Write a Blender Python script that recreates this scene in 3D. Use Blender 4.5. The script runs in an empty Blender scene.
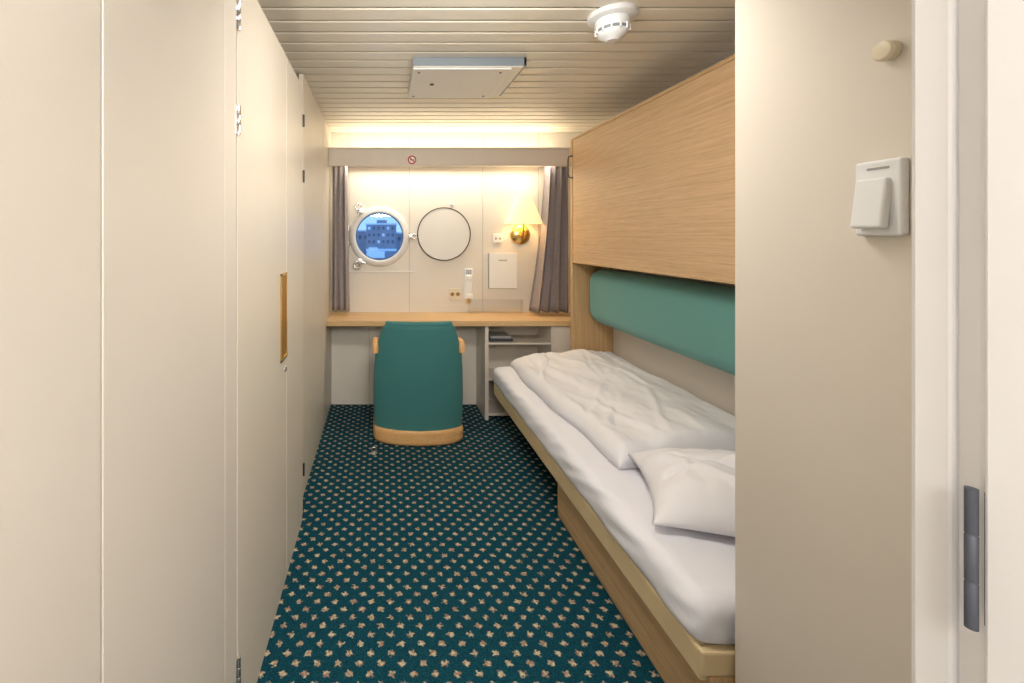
import bpy, bmesh, math, random
from mathutils import Vector, Matrix, noise
random.seed(4)
sc = bpy.context.scene
sc.view_settings.view_transform = 'Standard'
sc.view_settings.look = 'None'
sc.view_settings.exposure = 0.0
COL = sc.collection

# ------------------------------------------------------------ materials
def new_mat(name, color=(0.8,0.8,0.8), rough=0.5, metal=0.0, emis=None, estr=0.0, var=0.0, vscale=8.0, bump=0.0, bscale=200.0, spec=0.5, sheen=0.0):
    m = bpy.data.materials.new(name); m.use_nodes = True
    nt = m.node_tree; b = nt.nodes['Principled BSDF']
    b.inputs['Roughness'].default_value = rough
    b.inputs['Metallic'].default_value = metal
    b.inputs['Specular IOR Level'].default_value = spec
    b.inputs['Sheen Weight'].default_value = sheen
    tc = nt.nodes.new('ShaderNodeTexCoord')
    n = nt.nodes.new('ShaderNodeTexNoise'); n.inputs['Scale'].default_value = vscale; n.inputs['Detail'].default_value = 4
    nt.links.new(tc.outputs['Object'], n.inputs['Vector'])
    r = nt.nodes.new('ShaderNodeValToRGB')
    c = color
    r.color_ramp.elements[0].position = 0.3; r.color_ramp.elements[1].position = 0.7
    r.color_ramp.elements[0].color = (c[0]*(1-var), c[1]*(1-var), c[2]*(1-var), 1)
    r.color_ramp.elements[1].color = (min(1,c[0]*(1+var)), min(1,c[1]*(1+var)), min(1,c[2]*(1+var)), 1)
    nt.links.new(n.outputs['Fac'], r.inputs['Fac'])
    nt.links.new(r.outputs['Color'], b.inputs['Base Color'])
    if bump > 0:
        n2 = nt.nodes.new('ShaderNodeTexNoise'); n2.inputs['Scale'].default_value = bscale; n2.inputs['Detail'].default_value = 3
        nt.links.new(tc.outputs['Object'], n2.inputs['Vector'])
        bp = nt.nodes.new('ShaderNodeBump'); bp.inputs['Strength'].default_value = bump; bp.inputs['Distance'].default_value = 0.002
        nt.links.new(n2.outputs['Fac'], bp.inputs['Height']); nt.links.new(bp.outputs['Normal'], b.inputs['Normal'])
    if emis:
        b.inputs['Emission Color'].default_value = (*emis, 1); b.inputs['Emission Strength'].default_value = estr
    return m

def wood_mat(name, c1, c2, scl=(2, 2, 90), rough=0.45):
    m = bpy.data.materials.new(name); m.use_nodes = True
    nt = m.node_tree; b = nt.nodes['Principled BSDF']; b.inputs['Roughness'].default_value = rough
    tc = nt.nodes.new('ShaderNodeTexCoord'); mp = nt.nodes.new('ShaderNodeMapping')
    mp.inputs['Scale'].default_value = scl
    nt.links.new(tc.outputs['Object'], mp.inputs['Vector'])
    n = nt.nodes.new('ShaderNodeTexNoise'); n.inputs['Scale'].default_value = 1.0; n.inputs['Detail'].default_value = 6; n.inputs['Distortion'].default_value = 0.3
    nt.links.new(mp.outputs['Vector'], n.inputs['Vector'])
    mp2 = nt.nodes.new('ShaderNodeMapping'); mp2.inputs['Scale'].default_value = (scl[0]*6, scl[1]*6, scl[2]*2.2)
    nt.links.new(tc.outputs['Object'], mp2.inputs['Vector'])
    n2 = nt.nodes.new('ShaderNodeTexNoise'); n2.inputs['Scale'].default_value = 1.0; n2.inputs['Detail'].default_value = 3
    nt.links.new(mp2.outputs['Vector'], n2.inputs['Vector'])
    mx = nt.nodes.new('ShaderNodeMath'); mx.operation = 'MULTIPLY_ADD'; mx.inputs[1].default_value = 0.45
    nt.links.new(n2.outputs['Fac'], mx.inputs[0])
    ml = nt.nodes.new('ShaderNodeMath'); ml.operation = 'MULTIPLY'; ml.inputs[1].default_value = 0.55
    nt.links.new(n.outputs['Fac'], ml.inputs[0]); nt.links.new(ml.outputs[0], mx.inputs[2])
    r = nt.nodes.new('ShaderNodeValToRGB')
    r.color_ramp.elements[0].position = 0.36; r.color_ramp.elements[1].position = 0.62
    r.color_ramp.elements[0].color = (*c1, 1); r.color_ramp.elements[1].color = (*c2, 1)
    nt.links.new(mx.outputs[0], r.inputs['Fac']); nt.links.new(r.outputs['Color'], b.inputs['Base Color'])
    return m

M_wall   = new_mat('cream_wall_laminate', (0.72,0.665,0.59), 0.42, var=0.015, vscale=3, bump=0.05, bscale=400)
M_ward   = new_mat('wardrobe_laminate', (0.74,0.675,0.575), 0.38, var=0.015, vscale=3)
M_wallw  = new_mat('window_wall_laminate', (0.79,0.74,0.66), 0.45, var=0.01)
M_seam   = new_mat('dark_seam', (0.20,0.16,0.12), 0.8)
M_seaml  = new_mat('light_seam', (0.45,0.40,0.34), 0.8)
M_white  = new_mat('white_paint', (0.80,0.79,0.77), 0.35, var=0.01)
M_frame  = new_mat('door_frame_enamel', (0.84,0.84,0.86), 0.35, var=0.01)
M_ivory  = new_mat('ivory_plastic', (0.80,0.72,0.55), 0.35)
M_plast  = new_mat('white_plastic', (0.82,0.84,0.86), 0.3)
M_ceil   = new_mat('ceiling_slats', (0.86,0.82,0.72), 0.33, var=0.01)
M_gap    = new_mat('ceiling_gap', (0.07,0.05,0.035), 0.8)
M_oak    = wood_mat('light_oak_berth', (0.54,0.35,0.19), (0.69,0.48,0.28), (1.5,1.5,110))
M_oakx   = wood_mat('light_oak_desk', (0.58,0.37,0.17), (0.72,0.49,0.26), (2,60,60))
M_oaky   = wood_mat('light_oak_rail', (0.52,0.34,0.17), (0.68,0.47,0.26), (60,2,60))
M_oakz   = wood_mat('light_oak_post', (0.50,0.31,0.15), (0.66,0.44,0.23), (70,70,2))
M_railc  = new_mat('cream_oak_rail', (0.68,0.54,0.32), 0.4, var=0.05)
M_beech  = wood_mat('beech_chair', (0.66,0.36,0.13), (0.78,0.47,0.21), (8,8,60))
M_green  = new_mat('teal_upholstery', (0.040,0.185,0.185), 0.85, var=0.12, vscale=350, bump=0.3, bscale=600, sheen=0.1)
M_cush   = new_mat('teal_cushion_fabric', (0.12,0.33,0.31), 0.85, var=0.10, vscale=350, bump=0.3, bscale=600, sheen=0.15)
M_sheet  = new_mat('white_linen', (0.79,0.80,0.87), 0.8, var=0.01, bump=0.1, bscale=300)
M_duvet  = new_mat('white_duvet_cotton', (0.81,0.81,0.86), 0.8, var=0.01, bump=0.1, bscale=300)
M_curt   = new_mat('grey_curtain', (0.33,0.29,0.29), 0.85, var=0.08, vscale=60, bump=0.2)
M_val    = new_mat('valance_greige', (0.66,0.60,0.54), 0.5, var=0.02)
M_chrome = new_mat('chrome', (0.70,0.70,0.71), 0.25, metal=1.0)
M_steel  = new_mat('dark_steel', (0.10,0.11,0.14), 0.45, metal=0.6)
M_rim    = new_mat('dark_bronze_rim', (0.06,0.04,0.025), 0.4, metal=0.3)
M_black  = new_mat('black_metal', (0.02,0.02,0.02), 0.4)
M_brass  = new_mat('brass', (0.85,0.55,0.18), 0.25, metal=1.0)
M_brassd = new_mat('brass_recess', (0.40,0.22,0.06), 0.45, metal=0.5)
M_mirror = new_mat('mirror_painted_reflection', (0.97,0.96,0.93), 0.06, metal=0.25)  # mostly diffuse; the pale reflection is put into the base colour
M_paper  = new_mat('white_paper', (0.90,0.90,0.88), 0.7)
M_red    = new_mat('red_print', (0.45,0.02,0.03), 0.5)
M_greyp  = new_mat('grey_print', (0.35,0.35,0.36), 0.6)
M_dark   = new_mat('dark_grey_book', (0.05,0.05,0.06), 0.6)
M_blueg  = new_mat('slate_edge', (0.22,0.26,0.30), 0.35)
M_shade  = new_mat('lamp_shade_fabric', (0.95,0.80,0.50), 0.8, emis=(1.0,0.76,0.38), estr=0.6)
M_lite   = new_mat('light_diffuser', (0.9,0.9,0.9), 0.5, emis=(1.0,0.93,0.82), estr=2.0)
M_tube   = new_mat('tube_lamp', (0.9,0.9,0.9), 0.5, emis=(1.0,0.82,0.55), estr=4.0)
M_bld    = new_mat('harbour_facade', (0.26,0.31,0.38), 0.8, var=0.1, vscale=0.3)
M_bldw   = new_mat('harbour_windows', (0.09,0.12,0.17), 0.4)
M_snow   = new_mat('snow_quay', (0.85,0.9,0.95), 0.9, var=0.05)
M_hull   = new_mat('boat_hull', (0.05,0.08,0.15), 0.5)

def glass_mat(name, fac, rough):
    m = bpy.data.materials.new(name); m.use_nodes = True
    nt = m.node_tree; nt.nodes.clear()
    o = nt.nodes.new('ShaderNodeOutputMaterial'); t = nt.nodes.new('ShaderNodeBsdfTransparent'); g = nt.nodes.new('ShaderNodeBsdfGlossy')
    g.inputs['Roughness'].default_value = rough; mx = nt.nodes.new('ShaderNodeMixShader'); mx.inputs[0].default_value = fac
    nt.links.new(t.outputs[0], mx.inputs[1]); nt.links.new(g.outputs[0], mx.inputs[2]); nt.links.new(mx.outputs[0], o.inputs[0])
    return m
M_glass = glass_mat('pane_glass', 0.05, 0.02)
M_acryl = glass_mat('clear_acrylic', 0.14, 0.15)

def carpet_mat():
    m = bpy.data.materials.new('teal_leaf_carpet'); m.use_nodes = True
    nt = m.node_tree; b = nt.nodes['Principled BSDF']
    b.inputs['Roughness'].default_value = 0.95; b.inputs['Specular IOR Level'].default_value = 0.1
    L = nt.links
    tc = nt.nodes.new('ShaderNodeTexCoord')
    def vm(op, a, bb=None):
        n = nt.nodes.new('ShaderNodeVectorMath'); n.operation = op
        for i, s in enumerate((a, bb)):
            if s is None: continue
            if isinstance(s, tuple): n.inputs[i].default_value = s
            else: L.new(s, n.inputs[i])
        return n
    def ma(op, *a):
        n = nt.nodes.new('ShaderNodeMath'); n.operation = op
        for i, s in enumerate(a):
            if isinstance(s, (int, float)): n.inputs[i].default_value = s
            else: L.new(s, n.inputs[i])
        return n.outputs[0]
    P = 1/0.070
    sc_ = vm('MULTIPLY', tc.outputs['Object'], (P, P*1.0, 0)).outputs[0]
    nz = nt.nodes.new('ShaderNodeTexNoise'); nz.inputs['Scale'].default_value = 120; nz.inputs['Detail'].default_value = 2
    L.new(tc.outputs['Object'], nz.inputs['Vector'])
    nd = vm('MULTIPLY', vm('SUBTRACT', nz.outputs['Color'], (0.5,0.5,0.5)).outputs[0], (0.34,0.34,0)).outputs[0]
    masks = []
    for off in ((0,0,0), (0.5,0.5,0)):
        q = vm('ADD', sc_, off).outputs[0]
        fl = vm('FLOOR', q).outputs[0]
        wn = nt.nodes.new('ShaderNodeTexWhiteNoise'); wn.noise_dimensions = '3D'
        L.new(vm('ADD', fl, (off[0]*7.3+0.1, 0.3, 0.2)).outputs[0], wn.inputs['Vector'])
        f = vm('SUBTRACT', vm('SUBTRACT', q, fl).outputs[0], (0.5,0.5,0)).outputs[0]
        f = vm('ADD', f, nd).outputs[0]
        f = vm('MULTIPLY', f, (0.95,1.05,0)).outputs[0]
        sp = nt.nodes.new('ShaderNodeSeparateXYZ'); L.new(f, sp.inputs[0])
        th = ma('ARCTAN2', sp.outputs[1], sp.outputs[0])
        ph = ma('MULTIPLY', wn.outputs['Value'], 6.28)
        lob = ma('COSINE', ma('ADD', ma('MULTIPLY', th, 4.0), ph))
        thr = ma('MULTIPLY_ADD', lob, 0.032, 0.172)
        ln = nt.nodes.new('ShaderNodeVectorMath'); ln.operation = 'LENGTH'; L.new(f, ln.inputs[0])
        dd = ma('SUBTRACT', thr, ln.outputs['Value'])
        k = nt.nodes.new('ShaderNodeMath'); k.operation = 'MULTIPLY'; k.use_clamp = True
        L.new(dd, k.inputs[0]); k.inputs[1].default_value = 18
        masks.append(k.outputs[0])
    base = nt.nodes.new('ShaderNodeValToRGB')
    n3 = nt.nodes.new('ShaderNodeTexNoise'); n3.inputs['Scale'].default_value = 260; n3.inputs['Detail'].default_value = 2
    L.new(tc.outputs['Object'], n3.inputs['Vector'])
    base.color_ramp.elements[0].position = 0.35; base.color_ramp.elements[1].position = 0.72
    base.color_ramp.elements[0].color = (0.002,0.026,0.044,1); base.color_ramp.elements[1].color = (0.008,0.088,0.125,1)
    L.new(n3.outputs['Fac'], base.inputs['Fac'])
    cr = nt.nodes.new('ShaderNodeValToRGB')
    cr.color_ramp.elements[0].position = 0.38; cr.color_ramp.elements[1].position = 0.62
    cr.color_ramp.elements[0].color = (0.30,0.18,0.13,1); cr.color_ramp.elements[1].color = (0.54,0.49,0.33,1)
    n4 = nt.nodes.new('ShaderNodeTexNoise'); n4.inputs['Scale'].default_value = 90; L.new(tc.outputs['Object'], n4.inputs['Vector'])
    L.new(n4.outputs['Fac'], cr.inputs['Fac'])
    mk = ma('MAXIMUM', masks[0], masks[1])
    mx = nt.nodes.new('ShaderNodeMix'); mx.data_type = 'RGBA'
    L.new(mk, mx.inputs[0]); L.new(base.outputs[0], mx.inputs[6]); L.new(cr.outputs[0], mx.inputs[7])
    L.new(mx.outputs[2], b.inputs['Base Color'])
    bp = nt.nodes.new('ShaderNodeBump'); bp.inputs['Strength'].default_value = 0.4; bp.inputs['Distance'].default_value = 0.003
    L.new(n3.outputs['Fac'], bp.inputs['Height']); L.new(bp.outputs[0], b.inputs['Normal'])
    return m
M_carpet = carpet_mat()

# ------------------------------------------------------------ geometry helpers
def link(name, me, mats, parent=None, smooth=False):
    o = bpy.data.objects.new(name, me); COL.objects.link(o)
    for m in (mats if isinstance(mats, (list, tuple)) else [mats]): me.materials.append(m)
    if smooth:
        for p in me.polygons: p.use_smooth = True
    if parent is not None:
        o.parent = parent; o.matrix_parent_inverse = Matrix.Translation(parent.location).inverted()
    return o

def empty(name, loc):
    e = bpy.data.objects.new(name, None); COL.objects.link(e); e.location = loc; e.empty_display_size = 0.1
    return e

def add_box(bm, x0,x1,y0,y1,z0,z1, mi=0):
    vs = [bm.verts.new(p) for p in [(x0,y0,z0),(x1,y0,z0),(x1,y1,z0),(x0,y1,z0),(x0,y0,z1),(x1,y0,z1),(x1,y1,z1),(x0,y1,z1)]]
    for f in [(0,3,2,1),(4,5,6,7),(0,1,5,4),(1,2,6,5),(2,3,7,6),(3,0,4,7)]:
        fc = bm.faces.new([vs[i] for i in f]); fc.material_index = mi

def boxes(name, lst, mats, parent=None, bevel=0.0, seg=2):
    x0=min(b[0] for b in lst); x1=max(b[1] for b in lst); y0=min(b[2] for b in lst); y1=max(b[3] for b in lst); z0=min(b[4] for b in lst); z1=max(b[5] for b in lst)
    c = Vector(((x0+x1)/2,(y0+y1)/2,(z0+z1)/2))
    bm = bmesh.new()
    for b in lst:
        add_box(bm, b[0]-c.x,b[1]-c.x,b[2]-c.y,b[3]-c.y,b[4]-c.z,b[5]-c.z, b[6] if len(b)>6 else 0)
    me = bpy.data.meshes.new(name); bm.to_mesh(me); bm.free()
    o = link(name, me, mats, parent, smooth=False); o.location = c
    if bevel > 0:
        md = o.modifiers.new('bevel','BEVEL'); md.width = bevel; md.segments = seg; md.limit_method = 'ANGLE'
    return o

def lathe(name, prof, loc, axis='Z', mat=None, parent=None, seg=48, smooth=True):
    bm = bmesh.new(); rings = []
    for r,h in prof:
        if r < 1e-6: rings.append([bm.verts.new((0,0,h))])
        else: rings.append([bm.verts.new((r*math.cos(2*math.pi*i/seg), r*math.sin(2*math.pi*i/seg), h)) for i in range(seg)])
    for a,b in zip(rings, rings[1:]):
        for i in range(seg):
            j=(i+1)%seg
            if len(a)==1 and len(b)==1: continue
            if len(a)==1: bm.faces.new((a[0], b[j], b[i]))
            elif len(b)==1: bm.faces.new((a[i], a[j], b[0]))
            else: bm.faces.new((a[i],a[j],b[j],b[i]))
    bmesh.ops.recalc_face_normals(bm, faces=bm.faces[:])
    if axis=='Y': bmesh.ops.rotate(bm, verts=bm.verts, matrix=Matrix.Rotation(math.radians(90),3,'X'))
    if axis=='X': bmesh.ops.rotate(bm, verts=bm.verts, matrix=Matrix.Rotation(math.radians(-90),3,'Y'))
    me = bpy.data.meshes.new(name); bm.to_mesh(me); bm.free()
    o = link(name, me, mat, parent, smooth=smooth); o.location = loc
    md = o.modifiers.new('es','EDGE_SPLIT'); md.split_angle = math.radians(40)
    return o

def tube(name, pts, r, mat, parent=None, cyclic=False, res=4):
    cu = bpy.data.curves.new(name,'CURVE'); cu.dimensions='3D'; cu.bevel_depth=r; cu.bevel_resolution=res; cu.use_fill_caps=True
    c = Vector(pts[0]); sp = cu.splines.new('POLY'); sp.points.add(len(pts)-1)
    for p,q in zip(sp.points, pts): p.co = (*(Vector(q)-c),1)
    sp.use_cyclic_u = cyclic
    t = bpy.data.objects.new(name+'_tmp', cu); COL.objects.link(t)
    bpy.context.view_layer.update()
    me = bpy.data.meshes.new_from_object(t.evaluated_get(bpy.context.evaluated_depsgraph_get()))
    bpy.data.objects.remove(t); me.name=name; me.materials.clear()
    o = link(name, me, mat, parent, smooth=True); o.location = c
    return o

def grid_obj(name, fn, nu, nv, mats, parent=None, loc=(0,0,0), smooth=True, cyc_u=False):
    bm = bmesh.new(); V=[[bm.verts.new(fn(i/(nu-1 if not cyc_u else nu), j/(nv-1))) for i in range(nu)] for j in range(nv)]
    for j in range(nv-1):
        for i in range(nu-1 if not cyc_u else nu):
            k=(i+1)%nu
            bm.faces.new((V[j][i],V[j][k],V[j+1][k],V[j+1][i]))
    if cyc_u:
        bm.faces.new(V[0][::-1]); bm.faces.new(V[-1])
    bmesh.ops.recalc_face_normals(bm, faces=bm.faces[:])
    me = bpy.data.meshes.new(name); bm.to_mesh(me); bm.free()
    o = link(name, me, mats, parent, smooth); o.location = loc
    return o

# ------------------------------------------------------------ dimensions
H = 1.40
CE = 2.28
DW = 3.72          # window wall
XR = 1.70          # right wall
XL = -0.417
XW = -0.386

# ------------------------------------------------------------ shell
boxes('floor', [(-0.75,1.80,-1.4,3.80,-0.06,0.0)], M_carpet)
lst=[]; y=0.40
while y < DW-0.001:
    y1=min(y+0.087, DW); lst.append((-0.60,1.72,y,y1,CE,CE+0.018,0)); y+=0.1
lst.append((-0.60,1.80,0.36,3.80,CE+0.016,CE+0.05,1))
boxes('ceiling', lst, [M_ceil, M_gap], bevel=0.006, seg=3)
PX, PZ, PR = -0.012, 1.405, 0.215
wb = boxes('wall_window', [(-0.60,1.80,DW,DW+0.08,0,CE)], M_wallw)
bm = bmesh.new(); bmesh.ops.create_cone(bm, cap_ends=True, segments=64, radius1=PR, radius2=PR, depth=0.4, matrix=Matrix.Translation((PX,DW,PZ))@Matrix.Rotation(math.radians(90),4,'X'))
cm = bpy.data.meshes.new('cut'); bm.to_mesh(cm); bm.free(); co = bpy.data.objects.new('cut', cm); COL.objects.link(co)
md = wb.modifiers.new('b','BOOLEAN'); md.object = co; md.operation='DIFFERENCE'; md.solver='EXACT'
bpy.context.view_layer.update()
nm = bpy.data.meshes.new_from_object(wb.evaluated_get(bpy.context.evaluated_depsgraph_get()))
wb.modifiers.clear(); wb.data = nm; bpy.data.objects.remove(co)
boxes('trim_1', [(x-0.0015,x+0.0015,DW-0.002,DW,0.0,CE) for x in (-0.27,0.24,0.86,1.33)], M_seaml)

boxes('wall_right', [(XR,XR+0.08,1.0,DW,0,CE)], M_wall)
boxes('wall_left', [(-0.62,-0.50,0.36,DW,0,CE)], M_wall)
boxes('wall_partition', [(0.90,1.00,0.43,1.118,0,CE),(1.00,XR,1.02,1.118,0,CE)], M_wall)
boxes('wall_entry', [(-0.50,XW,-0.05,0.607,0,CE),(-0.50,XW,0.611,1.088,0,CE),(-0.50,XW,1.090,1.175,0,CE),(-0.50,XW-0.004,0.60,1.12,0,CE,1)], [M_wall, M_seam], bevel=0.0015)
boxes('wall_front', [(0.60,XR+0.08,0.33,0.43,0,CE),(XW,0.60,0.33,0.43,2.10,CE)], M_wall)
boxes('wall_corridor', [(-0.75,1.80,-1.46,-1.4,0,CE),(1.74,1.80,-1.4,0.33,0,CE),(-0.75,-0.69,-1.4,-0.05,0,CE),(-0.75,-0.50,-0.05,0.0,0,CE)], M_wall)
boxes('ceiling_corridor', [(-0.75,1.80,-1.46,0.36,CE,CE+0.05)], M_white)

dj = empty('door_frame', (0.56,0.40,0))
boxes('jamb', [(0.519,0.60,0.378,0.432,0,2.10),(0.527,0.60,0.355,0.380,0,2.10),(0.513,0.522,0.395,0.4255,0,2.10)], M_frame, dj, bevel=0.003)
boxes('jamb_painted_shade', [(0.535,0.595,0.432,0.440,0,2.10)], M_seaml, dj)  # solid strip whose grey tone stands in for shade between wall and frame
dl = empty('door_1', (0.52,0.27,0))
boxes('leaf', [(0.5005,0.540,-0.45,0.366,0.01,2.06)], M_frame, dl, bevel=0.003)
hg = empty('door_hinge', (0.497,0.371,1.13))
lathe('knuckle', [(0,0),(0.0040,0),(0.0040,0.038),(0.0034,0.039),(0.0034,0.0395),(0.0040,0.040),(0.0040,0.078),(0.0034,0.079),(0.0034,0.0795),(0.0040,0.080),(0.0040,0.118),(0,0.118)], (0.4985,0.3715,1.07), 'Z', M_steel, hg, seg=24)
boxes('hinge_leaf', [(0.508,0.524,0.3690,0.3705,1.073,1.185)], M_steel, hg)

# ------------------------------------------------------------ wardrobes
w1 = empty('wardrobe', (-0.44,1.7,0))
T1 = 2.14
boxes('carcass', [(-0.498,-0.405,1.180,2.172,0.0,T1-0.01),(-0.498,-0.455,2.172,2.33,0.0,T1-0.01)], M_seam, w1)
boxes('door_a', [(-0.405,XW,1.186,1.797,0.035,T1)], M_ward, w1, bevel=0.002)
boxes('door_b', [(-0.405,XW,1.801,2.175,0.035,T1)], M_ward, w1, bevel=0.002)
boxes('plinth', [(-0.405,-0.390,1.18,2.175,0.0,0.032)], M_ward, w1)
boxes('pull_frame', [(XW,XW+0.005,1.685,1.790,0.916,0.926),(XW,XW+0.005,1.685,1.790,1.248,1.258),(XW,XW+0.005,1.685,1.697,0.916,1.258),(XW,XW+0.005,1.778,1.790,0.916,1.258)], M_brass, w1, bevel=0.001)
boxes('pull_recess', [(XW-0.002,XW+0.0012,1.695,1.78,0.924,1.25)], M_brassd, w1)
for i,z in enumerate((1.995,1.714,0.233)):
    lathe('hinge_%d'%(i+1), [(0,0),(0.0055,0),(0.0055,0.024),(0.0047,0.025),(0.0055,0.026),(0.0055,0.05),(0.0047,0.051),(0.0055,0.052),(0.0055,0.078),(0,0.078)], (XW+0.004,1.182,z-0.039), 'Z', M_chrome, w1, seg=16)
    boxes('hinge_plate_%d'%(i+1), [(XW,XW+0.0015,1.170,1.196,z-0.036,z+0.036)], M_chrome, w1)
lk=lathe('lock', [(0,0),(0.012,0),(0.012,0.004),(0.009,0.007),(0,0.007)], (XW,1.765,0.872), 'X', M_chrome, w1, seg=24)
lk.rotation_euler = (0,0,math.pi)

w2 = empty('tall_cupboard', (-0.46,3.0,0))
boxes('carcass_2', [(-0.499,-0.440,2.37,DW,0.0,CE-0.003)], M_seam, w2)
boxes('door_c', [(-0.440,XL,2.355,3.19,0.035,CE-0.005)], M_ward, w2, bevel=0.002)
boxes('door_d', [(-0.440,XL,3.196,DW-0.001,0.035,CE-0.005)], M_ward, w2, bevel=0.002)
boxes('plinth_2', [(-0.440,-0.421,2.355,DW-0.001,0.0,0.034)], M_ward, w2)
for i,(z) in enumerate((1.975,1.70,0.25)):
    lathe('black_hinge_%d'%(i+1), [(0,0),(0.006,0),(0.006,0.06),(0,0.06)], (-0.383,2.176,z-0.03), 'Z', M_black, w1, seg=16)

# ------------------------------------------------------------ desk and shelf unit
dk = empty('desk', (0.6,3.5,0))
boxes('desk_top', [(XL+0.002,XR-0.002,3.335,DW-0.001,0.722,0.765)], M_oakx, dk, bevel=0.004)
boxes('modesty_panel', [(XL+0.002,0.80,3.68,DW-0.001,0.0,0.722)], M_wallw, dk)
boxes('panel_seams', [(-0.10,-0.097,3.678,3.68,0,0.72),(0.42,0.423,3.678,3.68,0,0.72)], M_seaml, dk)
cb = empty('shelf_unit', (1.2,3.5,0))
boxes('sides', [(0.795,0.822,3.36,3.675,0.0,0.720),(1.30,1.32,3.36,3.675,0.0,0.72),(1.675,1.695,3.36,3.675,0,0.72),(0.822,1.675,3.655,3.675,0,0.72)], M_wall, cb, bevel=0.002)
boxes('shelves', [(0.822,1.30,3.37,3.655,0.575,0.590),(0.822,1.30,3.37,3.655,0.30,0.315),(0.822,1.675,3.37,3.655,0.03,0.05)], M_wall, cb, bevel=0.002)
boxes('cupboard_door', [(1.322,1.675,3.36,3.375,0.03,0.715)], M_wall, cb, bevel=0.002)
boxes('folder_stack', [(0.84,1.02,3.40,3.60,0.591,0.612),(0.85,1.01,3.41,3.59,0.612,0.630,1)], [M_dark,M_greyp], bevel=0.002)

# ------------------------------------------------------------ valance, tube light
boxes('curtain_valance', [(XL+0.001,1.54,3.48,3.50,1.968,2.105),(XL+0.001,1.54,3.472,3.504,2.095,2.108),(XL+0.001,1.54,3.472,3.504,1.962,1.975)], M_val, bevel=0.003)
tl = empty('tube_light', (0.5,3.64,2.0))
tb=lathe('tube', [(0,0),(0.014,0.0),(0.014,1.7),(0,1.7)], (-0.30,3.66,2.03), 'Z', M_tube, tl, seg=16)
tb.rotation_euler = (0,math.pi/2,0)
boxes('batten', [(-0.32,1.42,3.685,DW-0.001,1.99,2.06)], M_white, tl, bevel=0.003)
sg = empty('no_smoking_sign', (0.25,3.47,2.03))
lathe('disc', [(0,0),(0.030,0),(0.030,0.001),(0,0.001)], (0.245,3.4795,2.010), 'Y', M_paper, sg, seg=32)
lathe('ring', [(0.024,0),(0.024,0.003),(0.034,0.003),(0.034,0)], (0.245,3.4795,2.010), 'Y', M_red, sg, seg=32)
b_=boxes('bar', [(0.219,0.271,3.4755,3.4785,2.006,2.014)], M_red, sg); b_.rotation_euler=(0,math.radians(45),0)
boxes('cigarette', [(0.228,0.262,3.4770,3.4787,2.006,2.013)], M_black, sg)

def curtain(name, xa_top, xb_top, xa_bot, xb_bot, folds, y0, zt, zb, amp, phase=0):
    def fn(u,v):
        s = v**1.5
        xa = xa_top+(xa_bot-xa_top)*s; xb = xb_top+(xb_bot-xb_top)*s
        ph = u*folds*2*math.pi+phase
        a = amp*(0.7+0.5*v)*(1+0.35*math.sin(u*9+phase))
        x = xa+(xb-xa)*u + 0.006*math.sin(ph*2+1.0)
        return (x, y0+a*math.sin(ph)+0.004*math.sin(7*v+u*15), zt+(zb-zt)*v+0.004*math.sin(ph))
    o = grid_obj(name, fn, folds*16, 24, M_curt)
    md = o.modifiers.new('s','SOLIDIFY'); md.thickness = 0.003
    return o
curtain('curtain', -0.40,-0.28,-0.405,-0.262, 3, 3.585, 2.02, 0.80, 0.022)
curtain('curtain', 1.345,1.52,1.22,1.53, 4, 3.575, 2.02, 0.79, 0.032, 1.0)
tube('curtain_rail', [(XL+0.002,3.585,2.03),(1.54,3.585,2.03)], 0.008, M_white)

# ------------------------------------------------------------ porthole
pt = empty('window_1', (PX,DW,PZ))
lathe('frame_ring', [(0.200,0.0),(0.200,0.022),(0.207,0.034),(0.224,0.036),(0.245,0.024),(0.255,0.008),(0.255,0.0)], (PX,DW,PZ), 'Y', M_white, pt, seg=64)
lathe('inner_gasket', [(0.194,-0.03),(0.194,0.012),(0.200,0.020),(0.207,0.034)], (PX,DW,PZ), 'Y', M_steel, pt, seg=64)
lathe('sleeve', [(0.212,-0.10),(0.204,-0.10),(0.198,-0.01),(0.212,-0.01)], (PX,DW,PZ), 'Y', M_white, pt, seg=64)
lathe('glass', [(0,-0.02),(0.199,-0.02),(0.199,-0.026),(0,-0.026)], (PX,DW,PZ), 'Y', M_glass, pt, seg=64)
def dog(n, ang, big=1.0):
    dx,dz = math.cos(ang), math.sin(ang); s=big
    px,pz = PX+0.262*dx, PZ+0.262*dz
    boxes('lug_%d'%n, [(px-0.022*s,px+0.022*s,DW-0.03,DW-0.001,pz-0.018*s,pz+0.018*s)], M_white, pt, bevel=0.006)
    lathe('dog_post_%d'%n, [(0,0),(0.018*s,0),(0.018*s,0.02),(0.012*s,0.024),(0.012*s,0.05),(0.017*s,0.052),(0.017*s,0.066),(0,0.068)], (px,DW-0.012,pz), 'Y', M_chrome, pt, seg=20)
    tube('dog_arm_%d'%n, [(px-0.035*s*dz-0.012*dx,DW-0.055,pz+0.035*s*dx-0.012*dz),(px,DW-0.055,pz),(px+0.018*s*dx,DW-0.06,pz+0.018*s*dz)], 0.010*s, M_chrome, pt)
    qx,qz = px+0.030*s*dx, pz+0.030*s*dz
    tube('dog_eye_%d'%n, [(qx+0.022*s*math.cos(t*math.pi/8), DW-0.06, qz+0.022*s*math.sin(t*math.pi/8)) for t in range(16)], 0.007*s, M_chrome, pt, cyclic=True)
dog(1, math.radians(125),1.25); dog(2, math.radians(232),1.25); dog(3, math.radians(0),0.9)
for i,zz in enumerate((1.47,1.34)):
    lathe('port_hinge_%d'%i, [(0,-0.02),(0.012,-0.02),(0.012,0.02),(0,0.02)], (PX-0.262,DW-0.02,zz), 'Z', M_chrome, pt, seg=16)
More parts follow.
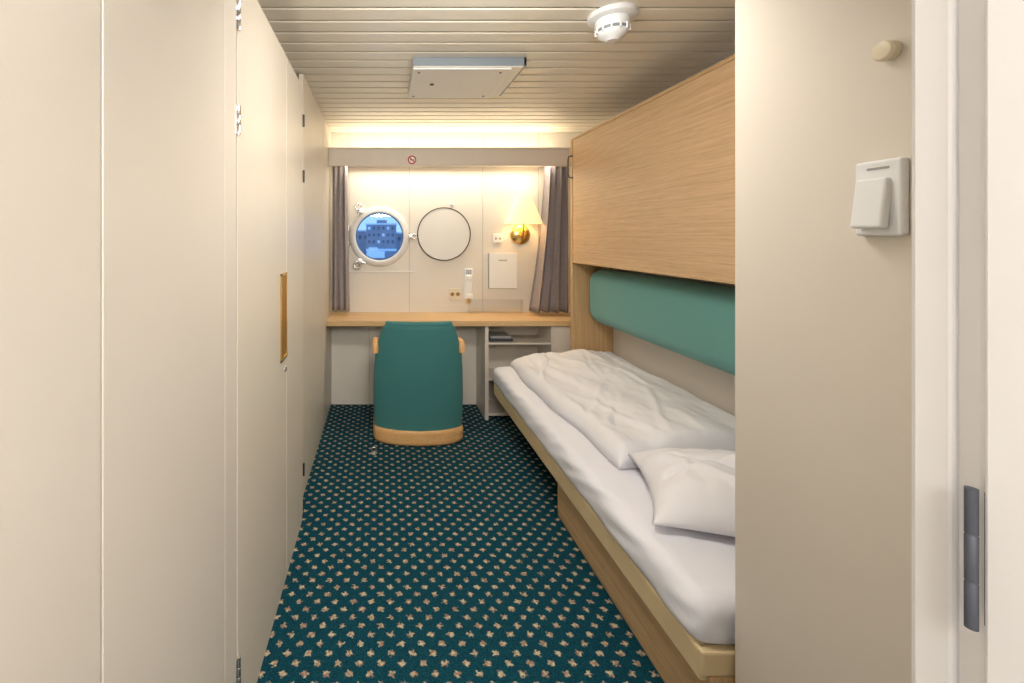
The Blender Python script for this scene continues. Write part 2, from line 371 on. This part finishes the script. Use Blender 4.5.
boxes('drip_ledge', [(-0.27,0.285,DW-0.014,DW-0.0005,1.100,1.112),(-0.27,-0.262,DW-0.010,DW-0.0005,1.112,1.22),(0.277,0.285,DW-0.010,DW-0.0005,1.112,1.18)], M_white, pt, bevel=0.002)

mr = empty('round_mirror', (0.53,DW,1.425))
lathe('rim', [(0.0,0.0),(0.225,0.0),(0.225,0.018),(0.220,0.020),(0.217,0.014)], (0.53,DW-0.001,1.425), 'Y', M_rim, mr, seg=72)
lathe('reflector', [(0.2175,0.012),(0.2175,0.0145),(0,0.0145)], (0.53,DW-0.001,1.425), 'Y', M_mirror, mr, seg=72)

LX, LZ = 1.175, 1.425
lm = empty('wall_lamp', (LX,DW,LZ))
lathe('base_plate', [(0,0),(0.085,0),(0.085,0.006),(0.076,0.018),(0.045,0.026),(0.022,0.034),(0,0.036)], (LX,DW-0.001,LZ-0.005), 'Y', M_brass, lm, seg=40)
tube('arm', [(LX,DW-0.02,LZ-0.02),(LX,DW-0.06,LZ-0.015),(LX,DW-0.085,LZ+0.01),(LX,DW-0.09,LZ+0.05),(LX,DW-0.09,LZ+0.12)], 0.007, M_brass, lm)
sh = lathe('shade', [(0.158,0.0),(0.062,0.225),(0.060,0.225),(0.155,0.0)], (LX,DW-0.095,LZ+0.085), 'Z', M_shade, lm, seg=48)
sh.scale = (1,0.56,1)
lathe('bulb', [(0,0),(0.018,0.005),(0.03,0.05),(0.022,0.08),(0,0.09)], (LX,DW-0.09,LZ+0.12), 'Z', M_lite, lm, seg=24)

fo = empty('hanging_info_folder', (1.03,DW,1.1))
boxes('cover', [(0.904,1.138,DW-0.014,DW-0.001,0.965,1.265)], M_greyp, fo, bevel=0.003)
boxes('page', [(0.911,1.146,DW-0.020,DW-0.014,0.968,1.262)], M_paper, fo, bevel=0.002)
boxes('heading', [(0.99,1.06,DW-0.0208,DW-0.020,1.20,1.208)], M_greyp, fo)
th = empty('wall_socket', (0.99,DW,1.39))
boxes('plate', [(0.945,1.025,DW-0.012,DW-0.001,1.350,1.425)], M_plast, th, bevel=0.004)
for i,dx in enumerate((0.968,1.003)): lathe('hole_%d'%i, [(0,0),(0.010,0),(0.010,0.002),(0,0.002)], (dx,DW-0.0115,1.387), 'Y', M_greyp, th, seg=16)
th2 = empty('double_wall_socket', (0.62,DW,0.92))
boxes('plate_2', [(0.575,0.675,DW-0.014,DW-0.001,0.870,0.965)], M_ivory, th2, bevel=0.004)
for i,dx in enumerate((0.600,0.648)): lathe('outlet_%d'%i, [(0,0),(0.016,0),(0.016,0.003),(0.013,0.003),(0.012,0.0015),(0,0.0015)], (dx,DW-0.0135,0.918), 'Y', M_brassd, th2, seg=20)
ph = empty('wall_telephone', (0.735,DW,0.97))
boxes('cradle', [(0.700,0.775,DW-0.022,DW-0.001,0.870,1.135)], M_plast, ph, bevel=0.008)
boxes('handset', [(0.712,0.762,DW-0.050,DW-0.035,0.90,1.06),(0.710,0.764,DW-0.058,DW-0.022,0.885,0.925),(0.710,0.764,DW-0.058,DW-0.022,1.04,1.078)], M_paper, ph, bevel=0.008, seg=3)
boxes('keys', [(0.715+0.016*i,0.727+0.016*i,DW-0.0245,DW-0.022,1.088+0.013*j,1.097+0.013*j) for i in range(3) for j in range(3)], M_greyp, ph)
lathe('indicator', [(0,0),(0.02,0),(0.02,0.01),(0,0.012)], (0.735,DW-0.02,0.862), 'Y', M_brass, ph, seg=20)
tk = empty('small_wall_hook', (0.62,DW,1.675))
lathe('hook_base', [(0,0),(0.014,0),(0.014,0.01),(0.007,0.014),(0.007,0.03),(0.012,0.034),(0,0.038)], (0.60,DW,1.675), 'Y', M_plast, tk, seg=20)
br = empty('brochure_rack', (0.95,DW,0.83))
boxes('tray', [(0.735,1.18,DW-0.06,DW-0.002,0.768,0.772),(0.735,1.18,DW-0.062,DW-0.060,0.768,0.88),(0.733,0.736,DW-0.06,DW-0.002,0.768,0.88),(1.178,1.181,DW-0.06,DW-0.002,0.768,0.88)], M_acryl, br)

# ------------------------------------------------------------ ceiling objects
vb = empty('ceiling_access_panel', (0.43,2.4,2.25))
Z0=2.236
boxes('body', [(0.160,0.700,2.160,2.615,Z0,CE-0.001)], M_white, vb, bevel=0.003)
boxes('edge_band', [(0.156,0.712,2.152,2.160,Z0+0.004,CE-0.001),(0.700,0.712,2.152,2.615,Z0+0.002,CE-0.001)], M_blueg, vb, bevel=0.001)
boxes('cover_plate', [(0.158,0.645,2.168,2.622,Z0-0.010,Z0)], M_white, vb, bevel=0.003)
lathe('latch', [(0,0),(0.011,0),(0.011,0.004),(0,0.004)], (0.275,2.38,Z0-0.014), 'Z', M_black, vb, seg=16)
for i,(a,b2) in enumerate(((0.19,2.21),(0.19,2.58),(0.60,2.21),(0.60,2.58))):
    lathe('screw_%d'%i, [(0,0),(0.006,0),(0.006,0.003),(0,0.003)], (a,b2,Z0-0.013), 'Z', M_steel, vb, seg=12)

sd = empty('smoke_detector', (0.90,1.72,2.25))
SX,SY=0.915,1.74
lathe('mount', [(0,-0.025),(0.080,-0.025),(0.090,-0.018),(0.090,0),(0,0)], (SX,SY,CE), 'Z', M_plast, sd)
lathe('head', [(0,-0.105),(0.022,-0.105),(0.028,-0.098),(0.046,-0.090),(0.056,-0.075),(0.058,-0.055),(0.064,-0.045),(0.062,-0.025),(0,-0.025)], (SX,SY,CE), 'Z', M_plast, sd)
lathe('vent_ring', [(0.0575,-0.071),(0.0588,-0.071),(0.0592,-0.060),(0.0575,-0.060)], (SX,SY,CE), 'Z', M_blueg, sd)
for i in range(12):
    a=i*math.pi/6
    f=boxes('fin_%d'%(i+1), [(-0.003,0.003,0.055,0.064,-0.012,0.012)], M_plast, sd)
    f.location=(SX+0.0585*math.cos(a),SY+0.0585*math.sin(a),CE-0.064); f.rotation_euler=(0,0,a-math.pi/2)

el = empty('added_ceiling_fill', (0.30,0.95,2.26))  # added glowing panel above the view, fills the cabin with light
boxes('housing', [(0.05,0.75,0.95,1.35,2.245,2.279)], M_white, el, bevel=0.004)
boxes('diffuser', [(0.07,0.73,0.97,1.33,2.238,2.245)], M_lite, el, bevel=0.002)
el2 = empty('added_ceiling_fill', (0.3,-0.7,2.26))  # second added panel, unseen behind the camera, for fill
boxes('fill_housing_b', [(0.0,0.6,-1.0,-0.4,2.245,2.279)], M_white, el2, bevel=0.004)
boxes('fill_diffuser_b', [(0.02,0.58,-0.98,-0.42,2.238,2.245)], M_lite, el2, bevel=0.002)

# ------------------------------------------------------------ upper berth
ub = empty('folded_upper_berth', (1.45,2.2,1.67))
BX=1.40
boxes('face_panel', [(BX,BX+0.03,1.13,3.212,1.222,2.105)], M_oak, ub, bevel=0.004)
boxes('top_edge', [(BX-0.004,BX+0.035,1.13,3.214,2.105,2.122)], M_oaky, ub, bevel=0.003)
boxes('bottom_edge', [(BX-0.004,BX+0.035,1.13,3.214,1.212,1.226)], M_oaky, ub, bevel=0.003)
boxes('tray_body', [(BX+0.03,1.60,1.13,3.19,1.23,2.08)], M_oakz, ub, bevel=0.004)
tube('hook', [(BX-0.006,3.20,1.99),(BX-0.035,3.20,1.985),(BX-0.040,3.20,1.96),(BX-0.040,3.20,1.86),(BX-0.035,3.20,1.835),(BX-0.004,3.20,1.83)], 0.006, M_steel, ub)
boxes('berth_end_panel', [(BX,XR-0.001,3.222,3.252,0.0,1.204),(BX,XR-0.001,3.226,3.252,1.204,2.12)], M_oakz, bevel=0.003)

# ------------------------------------------------------------ lower bed
bd = empty('bed', (1.25,2.2,0))
cx0,cx1,cy0,cy1,cz0,cz1 = 1.500,1.7005,1.14,3.219,0.785,1.172
cc=Vector(((cx0+cx1)/2,(cy0+cy1)/2,(cz0+cz1)/2))
bm=bmesh.new(); add_box(bm,cx0-cc.x,cx1-cc.x,cy0-cc.y,cy1-cc.y,cz0-cc.z,cz1-cc.z)
bmesh.ops.bevel(bm, geom=bm.edges[:], offset=0.085, segments=10, affect='EDGES', profile=0.5)
for v in bm.verts:
    if v.co.x < 0:
        v.co.x -= 0.018*max(0,1-(v.co.z/0.19)**2)*max(0,1-abs(v.co.y/1.04)**8)
me=bpy.data.meshes.new('backrest_cushion'); bm.to_mesh(me); bm.free()
link('backrest_cushion', me, M_cush, smooth=True).location=cc

bx0=0.822
boxes('side_rail', [(bx0,bx0+0.03,1.135,3.215,0.250,0.335)], M_railc, bd, bevel=0.010, seg=3)
boxes('foot_rail', [(bx0+0.001,XR-0.01,1.127,1.155,0.272,0.335)], M_railc, bd, bevel=0.006)
boxes('slat_deck', [(bx0+0.02,XR-0.005,1.15,3.21,0.27,0.325)], M_oaky, bd)
boxes('drawer_base', [(0.89,XR-0.01,1.15,2.215,0.0,0.262)], M_oaky, bd, bevel=0.003)
boxes('drawer_front', [(0.882,0.892,1.18,2.20,0.03,0.235)], M_oaky, bd, bevel=0.003)
boxes('foot_post', [(0.842,0.92,1.128,1.165,0.0,0.270)], M_oakz, bd, bevel=0.004)
boxes('foot_handle', [(0.868,0.885,1.120,1.128,0.17,0.235)], M_brassd, bd, bevel=0.003)
boxes('wall_bracket', [(1.55,XR-0.01,2.23,3.2,0.0,0.27)], M_oaky, bd)

MX0,MX1,MY0,MY1,MZ0,MZ1 = 0.811,1.685,1.133,3.217,0.327,0.464
bm=bmesh.new(); c=Vector(((MX0+MX1)/2,(MY0+MY1)/2,(MZ0+MZ1)/2))
nx,ny,nz_=36,110,8
def mp_(u,v,w):
    x=MX0+(MX1-MX0)*u; y=MY0+(MY1-MY0)*v; z=MZ0+(MZ1-MZ0)*w
    p=Vector((x,y,z)); r=0.045
    q=Vector((min(max(x,MX0+r),MX1-r),min(max(y,MY0+r),MY1-r),min(max(z,MZ0+r),MZ1-r)))
    d=p-q
    if d.length>1e-6:
        m=max(abs(d.x),abs(d.y),abs(d.z)); p=q+d.normalized()*m
    n=noise.noise(p*7)*0.003+noise.noise(Vector((p.x*24,p.y*12+p.z*30,p.z*12)))*0.004
    if w>0.02: p=p+Vector((-(1 if u<0.05 else 0)*n*2.2,0,n-0.002))
    return p-c
bmesh.ops.create_cube(bm,size=1)
bmesh.ops.subdivide_edges(bm,edges=[e for e in bm.edges if abs(e.verts[0].co.x-e.verts[1].co.x)>0.5],cuts=nx,use_grid_fill=True)
bmesh.ops.subdivide_edges(bm,edges=[e for e in bm.edges if abs(e.verts[0].co.y-e.verts[1].co.y)>0.5],cuts=ny,use_grid_fill=True)
bmesh.ops.subdivide_edges(bm,edges=[e for e in bm.edges if abs(e.verts[0].co.z-e.verts[1].co.z)>0.5],cuts=nz_,use_grid_fill=True)
for v in bm.verts: v.co=mp_(v.co.x+0.5,v.co.y+0.5,v.co.z+0.5)
me=bpy.data.meshes.new('mattress'); bm.to_mesh(me); bm.free()
link('mattress', me, M_sheet, bd, smooth=True).location=c

# duvet
def ridge(x,y,x0,y0,dx,dy,wid,length,h):
    L=math.hypot(dx,dy); ux,uy=dx/L,dy/L
    a=(x-x0)*ux+(y-y0)*uy; b=-(x-x0)*uy+(y-y0)*ux+0.02*math.sin(a*9)
    return h*math.exp(-(b/wid)**2)*math.exp(-(a/length)**4)
random.seed(11)
RG=[(random.uniform(1.0,1.65),random.uniform(1.8,3.1),random.uniform(-0.35,0.6),1.0,random.uniform(0.012,0.025),random.uniform(0.12,0.35),random.uniform(-0.012,0.013)) for _ in range(34)]
def duvet_pt(u,v):
    yn = 1.765 + 0.03*u + 0.012*math.sin(u*7)
    y = yn + (3.200-yn)*v
    xl = 0.945 + 0.014*math.sin(v*6+1) - 0.007*math.sin(v*19) - 0.02*v
    xr = 1.680
    x = xl + (xr-xl)*u
    eu = u*(xr-xl); er=(1-u)*(xr-xl); en=v*(3.200-yn); ef=(1-v)*(3.200-yn)
    def ro(d,r):
        d=min(d/r,1); return math.sqrt(max(0,1-(1-d)**2))
    h = ro(eu,0.065)*ro(er,0.05)*ro(en,0.06)*ro(ef,0.06)
    w = noise.noise(Vector((x*4+ y*0.8, y*1.7 - x*1.2, 3.1)))*0.018
    w += noise.noise(Vector((x*12+y*3.5, y*4-x*2, 7.7)))*0.010
    for r_ in RG: w += ridge(x,y,*r_)
    w += noise.noise(Vector((x*30, y*16, 1.2)))*0.003
    line = 0.17+0.04*math.sin(v*4+0.5)
    fold = 0.030/(1+math.exp((eu-line)*70))
    hump = 0.020*math.exp(-((eu-0.40-0.1*v)/0.12)**2)
    return x,y,0.467+h*(0.110+w-fold+hump)
NU,NV=110,200
bm=bmesh.new(); cc=Vector((1.3,2.45,0.5))
top=[[bm.verts.new(Vector(duvet_pt(i/(NU-1),j/(NV-1)))-cc) for i in range(NU)] for j in range(NV)]
for j in range(NV-1):
    for i in range(NU-1): bm.faces.new((top[j][i],top[j][i+1],top[j+1][i+1],top[j+1][i]))
bnd=[e for e in bm.edges if e.is_boundary]
bmesh.ops.holes_fill(bm,edges=bnd,sides=0)
bmesh.ops.recalc_face_normals(bm,faces=bm.faces[:])
me=bpy.data.meshes.new('duvet'); bm.to_mesh(me); bm.free()
link('duvet', me, M_duvet, smooth=True).location=cc

# pillow
def pil(u,v,s):
    a=2*u-1; b=2*v-1
    L_,W_,T_=0.335,0.215,0.125
    k=(1-abs(a)**2.6)*(1-abs(b)**2.4)
    t=T_*max(k,0)**0.58
    x=a*L_*(1-0.10*(1-abs(b)**2)*abs(a)**3 ); y=b*W_*(1-0.10*(1-abs(a)**2)*abs(b)**3)
    wr=noise.noise(Vector((x*7+y*4,y*12,2+s)))*0.020*min(1,k*2)+noise.noise(Vector((x*22,y*20,5)))*0.007*min(1,k*2)
    if s>0:
        wr-=0.016*math.exp(-((x*0.5+y+0.02)/0.018)**2)*min(1,k*1.5)
        wr-=0.010*math.exp(-((x*-0.6+y-0.10)/0.015)**2)*min(1,k*1.5)
        wr+=0.010*math.exp(-((x*0.9+y+0.16)/0.02)**2)*min(1,k*1.5)
    return Vector((x,y,s*t*(1 if s>0 else 0.26)+(wr if s>0 else 0)))
bm=bmesh.new(); N=70
T=[[bm.verts.new(pil(i/(N-1),j/(N-1),1)) for i in range(N)] for j in range(N)]
B=[[bm.verts.new(pil(i/(N-1),j/(N-1),-1)) for i in range(N)] for j in range(N)]
for j in range(N-1):
    for i in range(N-1):
        bm.faces.new((T[j][i],T[j][i+1],T[j+1][i+1],T[j+1][i])); bm.faces.new((B[j][i],B[j+1][i],B[j+1][i+1],B[j][i+1]))
bmesh.ops.remove_doubles(bm,verts=bm.verts,dist=0.0012)
bmesh.ops.recalc_face_normals(bm,faces=bm.faces[:])
me=bpy.data.meshes.new('pillow'); bm.to_mesh(me); bm.free()
pl=link('pillow', me, M_duvet, smooth=True); pl.location=(1.245,1.480,0.510); pl.rotation_euler=(math.radians(4),math.radians(-1),math.radians(-20))

# ------------------------------------------------------------ tub chair
CX,CY=0.258,2.955
ch=empty('tub_chair',(CX,CY+0.2,0))
def hw(z):
    pts=[(0.07,0.304),(0.30,0.311),(0.50,0.306),(0.62,0.292),(0.72,0.268),(0.78,0.247),(0.81,0.226),(0.825,0.205)]
    for (a,b),(c2,d) in zip(pts,pts[1:]):
        if z<=c2:
            t=(z-a)/(c2-a); return b+(d-b)*max(t,0)
    return pts[-1][1]
def back_fn(u,v):
    z=0.07+(0.805-0.07)*v
    w=hw(z); th=0.085-0.03*v
    lean=-0.03*v+0.015
    ang=u*2*math.pi
    ca,sa=math.cos(ang),math.sin(ang)
    x=w*(abs(ca)**0.35)*(1 if ca>=0 else -1)
    yy=th/2*(abs(sa)**0.6)*(1 if sa>=0 else -1)
    bow=0.075*(x/0.3)**2
    return (x, lean+bow+yy, z)
grid_obj('back_shell', back_fn, 72, 30, M_green, ch, (CX,CY+0.02,0), cyc_u=True)
def top_fn(u,v):
    q=Vector(back_fn(u,1.0)); cy=-0.015+0.075*(q.x/0.3)**2
    y=cy+(q.y-cy)*math.cos(v*math.pi/2*0.97); x=q.x*(1-0.06*v*v); z=q.z+0.022*math.sin(v*math.pi/2)
    return (x,y,z)
grid_obj('back_roll', top_fn, 72, 10, M_green, ch, (CX,CY+0.02,0), cyc_u=True)
for sgn,nm_ in ((-1,'left'),(1,'right')):
    def arm(u,v,sgn=sgn):
        y=0.06+0.33*v; zt=0.67-0.06*v; zb=0.07
        a=u*2*math.pi; e=0.45
        ca,sa=math.cos(a),math.sin(a)
        x=sgn*(0.265)+0.036*(abs(ca)**e)*(1 if ca>=0 else -1)
        z=(zt+zb)/2+(zt-zb)/2*(abs(sa)**e)*(1 if sa>=0 else -1)
        return (x,y,z)
    grid_obj('arm_'+nm_, arm, 40, 12, M_green, ch, (CX,CY+0.02,0), cyc_u=True)
    pts=[(CX+sgn*0.292,CY+0.375,0.600),(CX+sgn*0.296,CY+0.30,0.640),(CX+sgn*0.298,CY+0.18,0.664),(CX+sgn*0.298,CY+0.10,0.674),(CX+sgn*0.296,CY+0.065,0.668),(CX+sgn*0.295,CY+0.055,0.640),(CX+sgn*0.298,CY+0.055,0.61)]
    tube('arm_cap_'+nm_, pts, 0.021, M_beech, ch, res=6)
boxes('seat_cushion', [(CX-0.225,CX+0.225,CY+0.08,CY+0.44,0.30,0.44)], M_green, ch, bevel=0.04, seg=5)
boxes('seat_box', [(CX-0.23,CX+0.23,CY+0.07,CY+0.41,0.09,0.30)], M_green, ch, bevel=0.01)
def base_fn(u,v):
    a=u*2*math.pi; ca,sa=math.cos(a),math.sin(a)
    x=0.312*(abs(ca)**0.35)*(1 if ca>=0 else -1)
    y=0.21+0.235*(abs(sa)**0.35)*(1 if sa>=0 else -1)
    if sa<0: y+=0.05*(x/0.3)**2*abs(sa)
    z=0.006+0.092*v+0.010*(1-v)*abs(x/0.312)**4
    k=1.0 if 0.08<v<0.92 else 0.985
    return (x*k,0.21+(y-0.21)*k,z)
grid_obj('base_band', base_fn, 96, 14, M_beech, ch, (CX,CY,0), cyc_u=True)
for i,(a,b2) in enumerate(((-0.22,0.08),(0.22,0.08),(-0.22,0.38),(0.22,0.38))):
    lathe('glide_%d'%i, [(0,0),(0.02,0),(0.02,0.02),(0,0.02)], (CX+a,CY+b2,0.0), 'Z', M_black, ch, seg=16)

fa=empty('floor_anchor_ring',(-0.046,2.84,0))
lathe('anchor_base', [(0,0),(0.022,0),(0.022,0.006),(0.012,0.012),(0,0.012)], (-0.046,2.84,0.0), 'Z', M_chrome, fa, seg=24)
tube('anchor_ring', [(-0.046+0.015*math.cos(t*math.pi/8),2.84,0.026+0.017*math.sin(t*math.pi/8)) for t in range(16)], 0.005, M_chrome, fa, cyclic=True)

# ------------------------------------------------------------ light switch on the partition
XP=0.90
sw=empty('light_switch',(XP,0.78,1.47))
boxes('back_plate', [(XP-0.016,XP-0.0005,0.747,0.822,1.402,1.537)], M_plast, sw, bevel=0.005, seg=3)
rk=boxes('rocker', [(XP-0.030,XP-0.014,0.762,0.814,1.415,1.505)], M_plast, sw, bevel=0.005, seg=3)
rk.rotation_euler=(0,math.radians(7),0)
boxes('label', [(XP-0.0168,XP-0.0158,0.765,0.800,1.520,1.524)], M_greyp, sw)
kb=empty('round_wall_knob',(XP,0.79,1.73))
lathe('knob', [(0,0),(0.0165,0),(0.0165,0.004),(0.017,0.008),(0.018,0.014),(0.015,0.019),(0.007,0.021),(0,0.021)], (XP-0.0005,0.775,1.728), 'X', M_ivory, kb, seg=32)

# ------------------------------------------------------------ outside: harbour
hb=empty('harbour_building',(0,150,0))
lst=[(-5,5.2,150,165,-8,5.6,0),(-5.3,5.5,149.5,165,5.6,6.1,2),(-1.5,2.0,151,160,6.1,7.2,0),
     (5.2,40,155,170,-8,2.6,0),(5.2,40,154.6,170,2.6,3.1,2),(-40,-5,158,170,-8,3.4,0),(-40,-5,157.6,170,3.4,3.9,2),(-5.1,5.3,149.8,150,-3.4,-2.6,2)]
for r_ in range(3):
    for k in range(6):
        x=-4.4+k*1.6; lst.append((x,x+0.8,149.8,150,3.9-r_*2.3,4.9-r_*2.3,1 if (k+r_)%4 else 2))  # a few windows take the pale snow colour to look lit
for k in range(8): lst.append((6+k*2,7+k*2,154.8,155,0.2,1.5,1)); lst.append((-20+k*2,-19+k*2,157.8,158,0.6,2.0,1))
boxes('facade', lst, [M_bld,M_bldw,M_snow], hb)
boxes('ground_quay', [(-80,80,110,200,-8.4,-8.0)], M_snow)
boat=empty('moored_boat',(0,125,-6))
boxes('hull', [(-9,6,120,124,-8,-4.4)], M_hull, boat, bevel=0.6)
boxes('cabin', [(-4,1,120.5,123.5,-4.4,-2.6),(-3.4,-1,121,123,-2.6,-1.5)], M_snow, boat, bevel=0.1)

# ------------------------------------------------------------ lights
def area(name, loc, rot, sx, sy, power, col, spread=180):
    l=bpy.data.lights.new(name,'AREA'); l.shape='RECTANGLE'; l.size=sx; l.size_y=sy; l.energy=power; l.color=col; l.spread=math.radians(spread)
    o=bpy.data.objects.new(name,l); COL.objects.link(o); o.location=loc; o.rotation_euler=rot; return o
area('added_ceiling_fill_light', (0.34,1.20,2.20), (math.radians(42),0,0), 0.60,0.30, 20, (1.0,0.945,0.87), 180)  # added fill, tilted into the cabin to spare the near walls
area('added_corridor_fill_light', (0.20,-0.85,2.05), (math.radians(60),0,0), 0.80,0.60, 44, (1.0,0.945,0.88))  # added fill from behind the camera, brightens the near walls
area('tube_up_light', (0.55,3.60,2.075), (math.pi,0,0), 1.8,0.08, 4.5, (1.0,0.84,0.60))
area('tube_down_light', (0.55,3.56,1.985), (math.radians(-8),0,0), 1.7,0.08, 6.5, (1.0,0.90,0.74))
pl_=bpy.data.lights.new('wall_lamp_bulb','POINT'); pl_.energy=4; pl_.color=(1.0,0.75,0.42); pl_.shadow_soft_size=0.03
po=bpy.data.objects.new('wall_lamp_bulb',pl_); COL.objects.link(po); po.location=(LX,DW-0.09,LZ+0.24)

w=bpy.data.worlds.new('world'); sc.world=w; w.use_nodes=True
nt=w.node_tree; bg=nt.nodes['Background']
tc=nt.nodes.new('ShaderNodeTexCoord'); sp=nt.nodes.new('ShaderNodeSeparateXYZ'); rp=nt.nodes.new('ShaderNodeValToRGB')
nt.links.new(tc.outputs['Generated'],sp.inputs[0]); nt.links.new(sp.outputs['Z'],rp.inputs['Fac']); nt.links.new(rp.outputs[0],bg.inputs[0])
rp.color_ramp.elements[0].color=(0.27,0.52,0.90,1); rp.color_ramp.elements[1].color=(0.14,0.36,0.80,1); rp.color_ramp.elements[1].position=0.20
bg.inputs[1].default_value=1.6

# ------------------------------------------------------------ camera
cd=bpy.data.cameras.new('camera'); cam=bpy.data.objects.new('camera',cd); COL.objects.link(cam)
cam.location=(0,0,H); cam.rotation_euler=(math.pi/2,0,0)
cd.sensor_width=36; cd.lens=440/1024*36; cd.shift_x=(512-381)/1024; cd.shift_y=-(341.5-237)/1024
cd.clip_start=0.02; cd.clip_end=600
sc.camera=cam
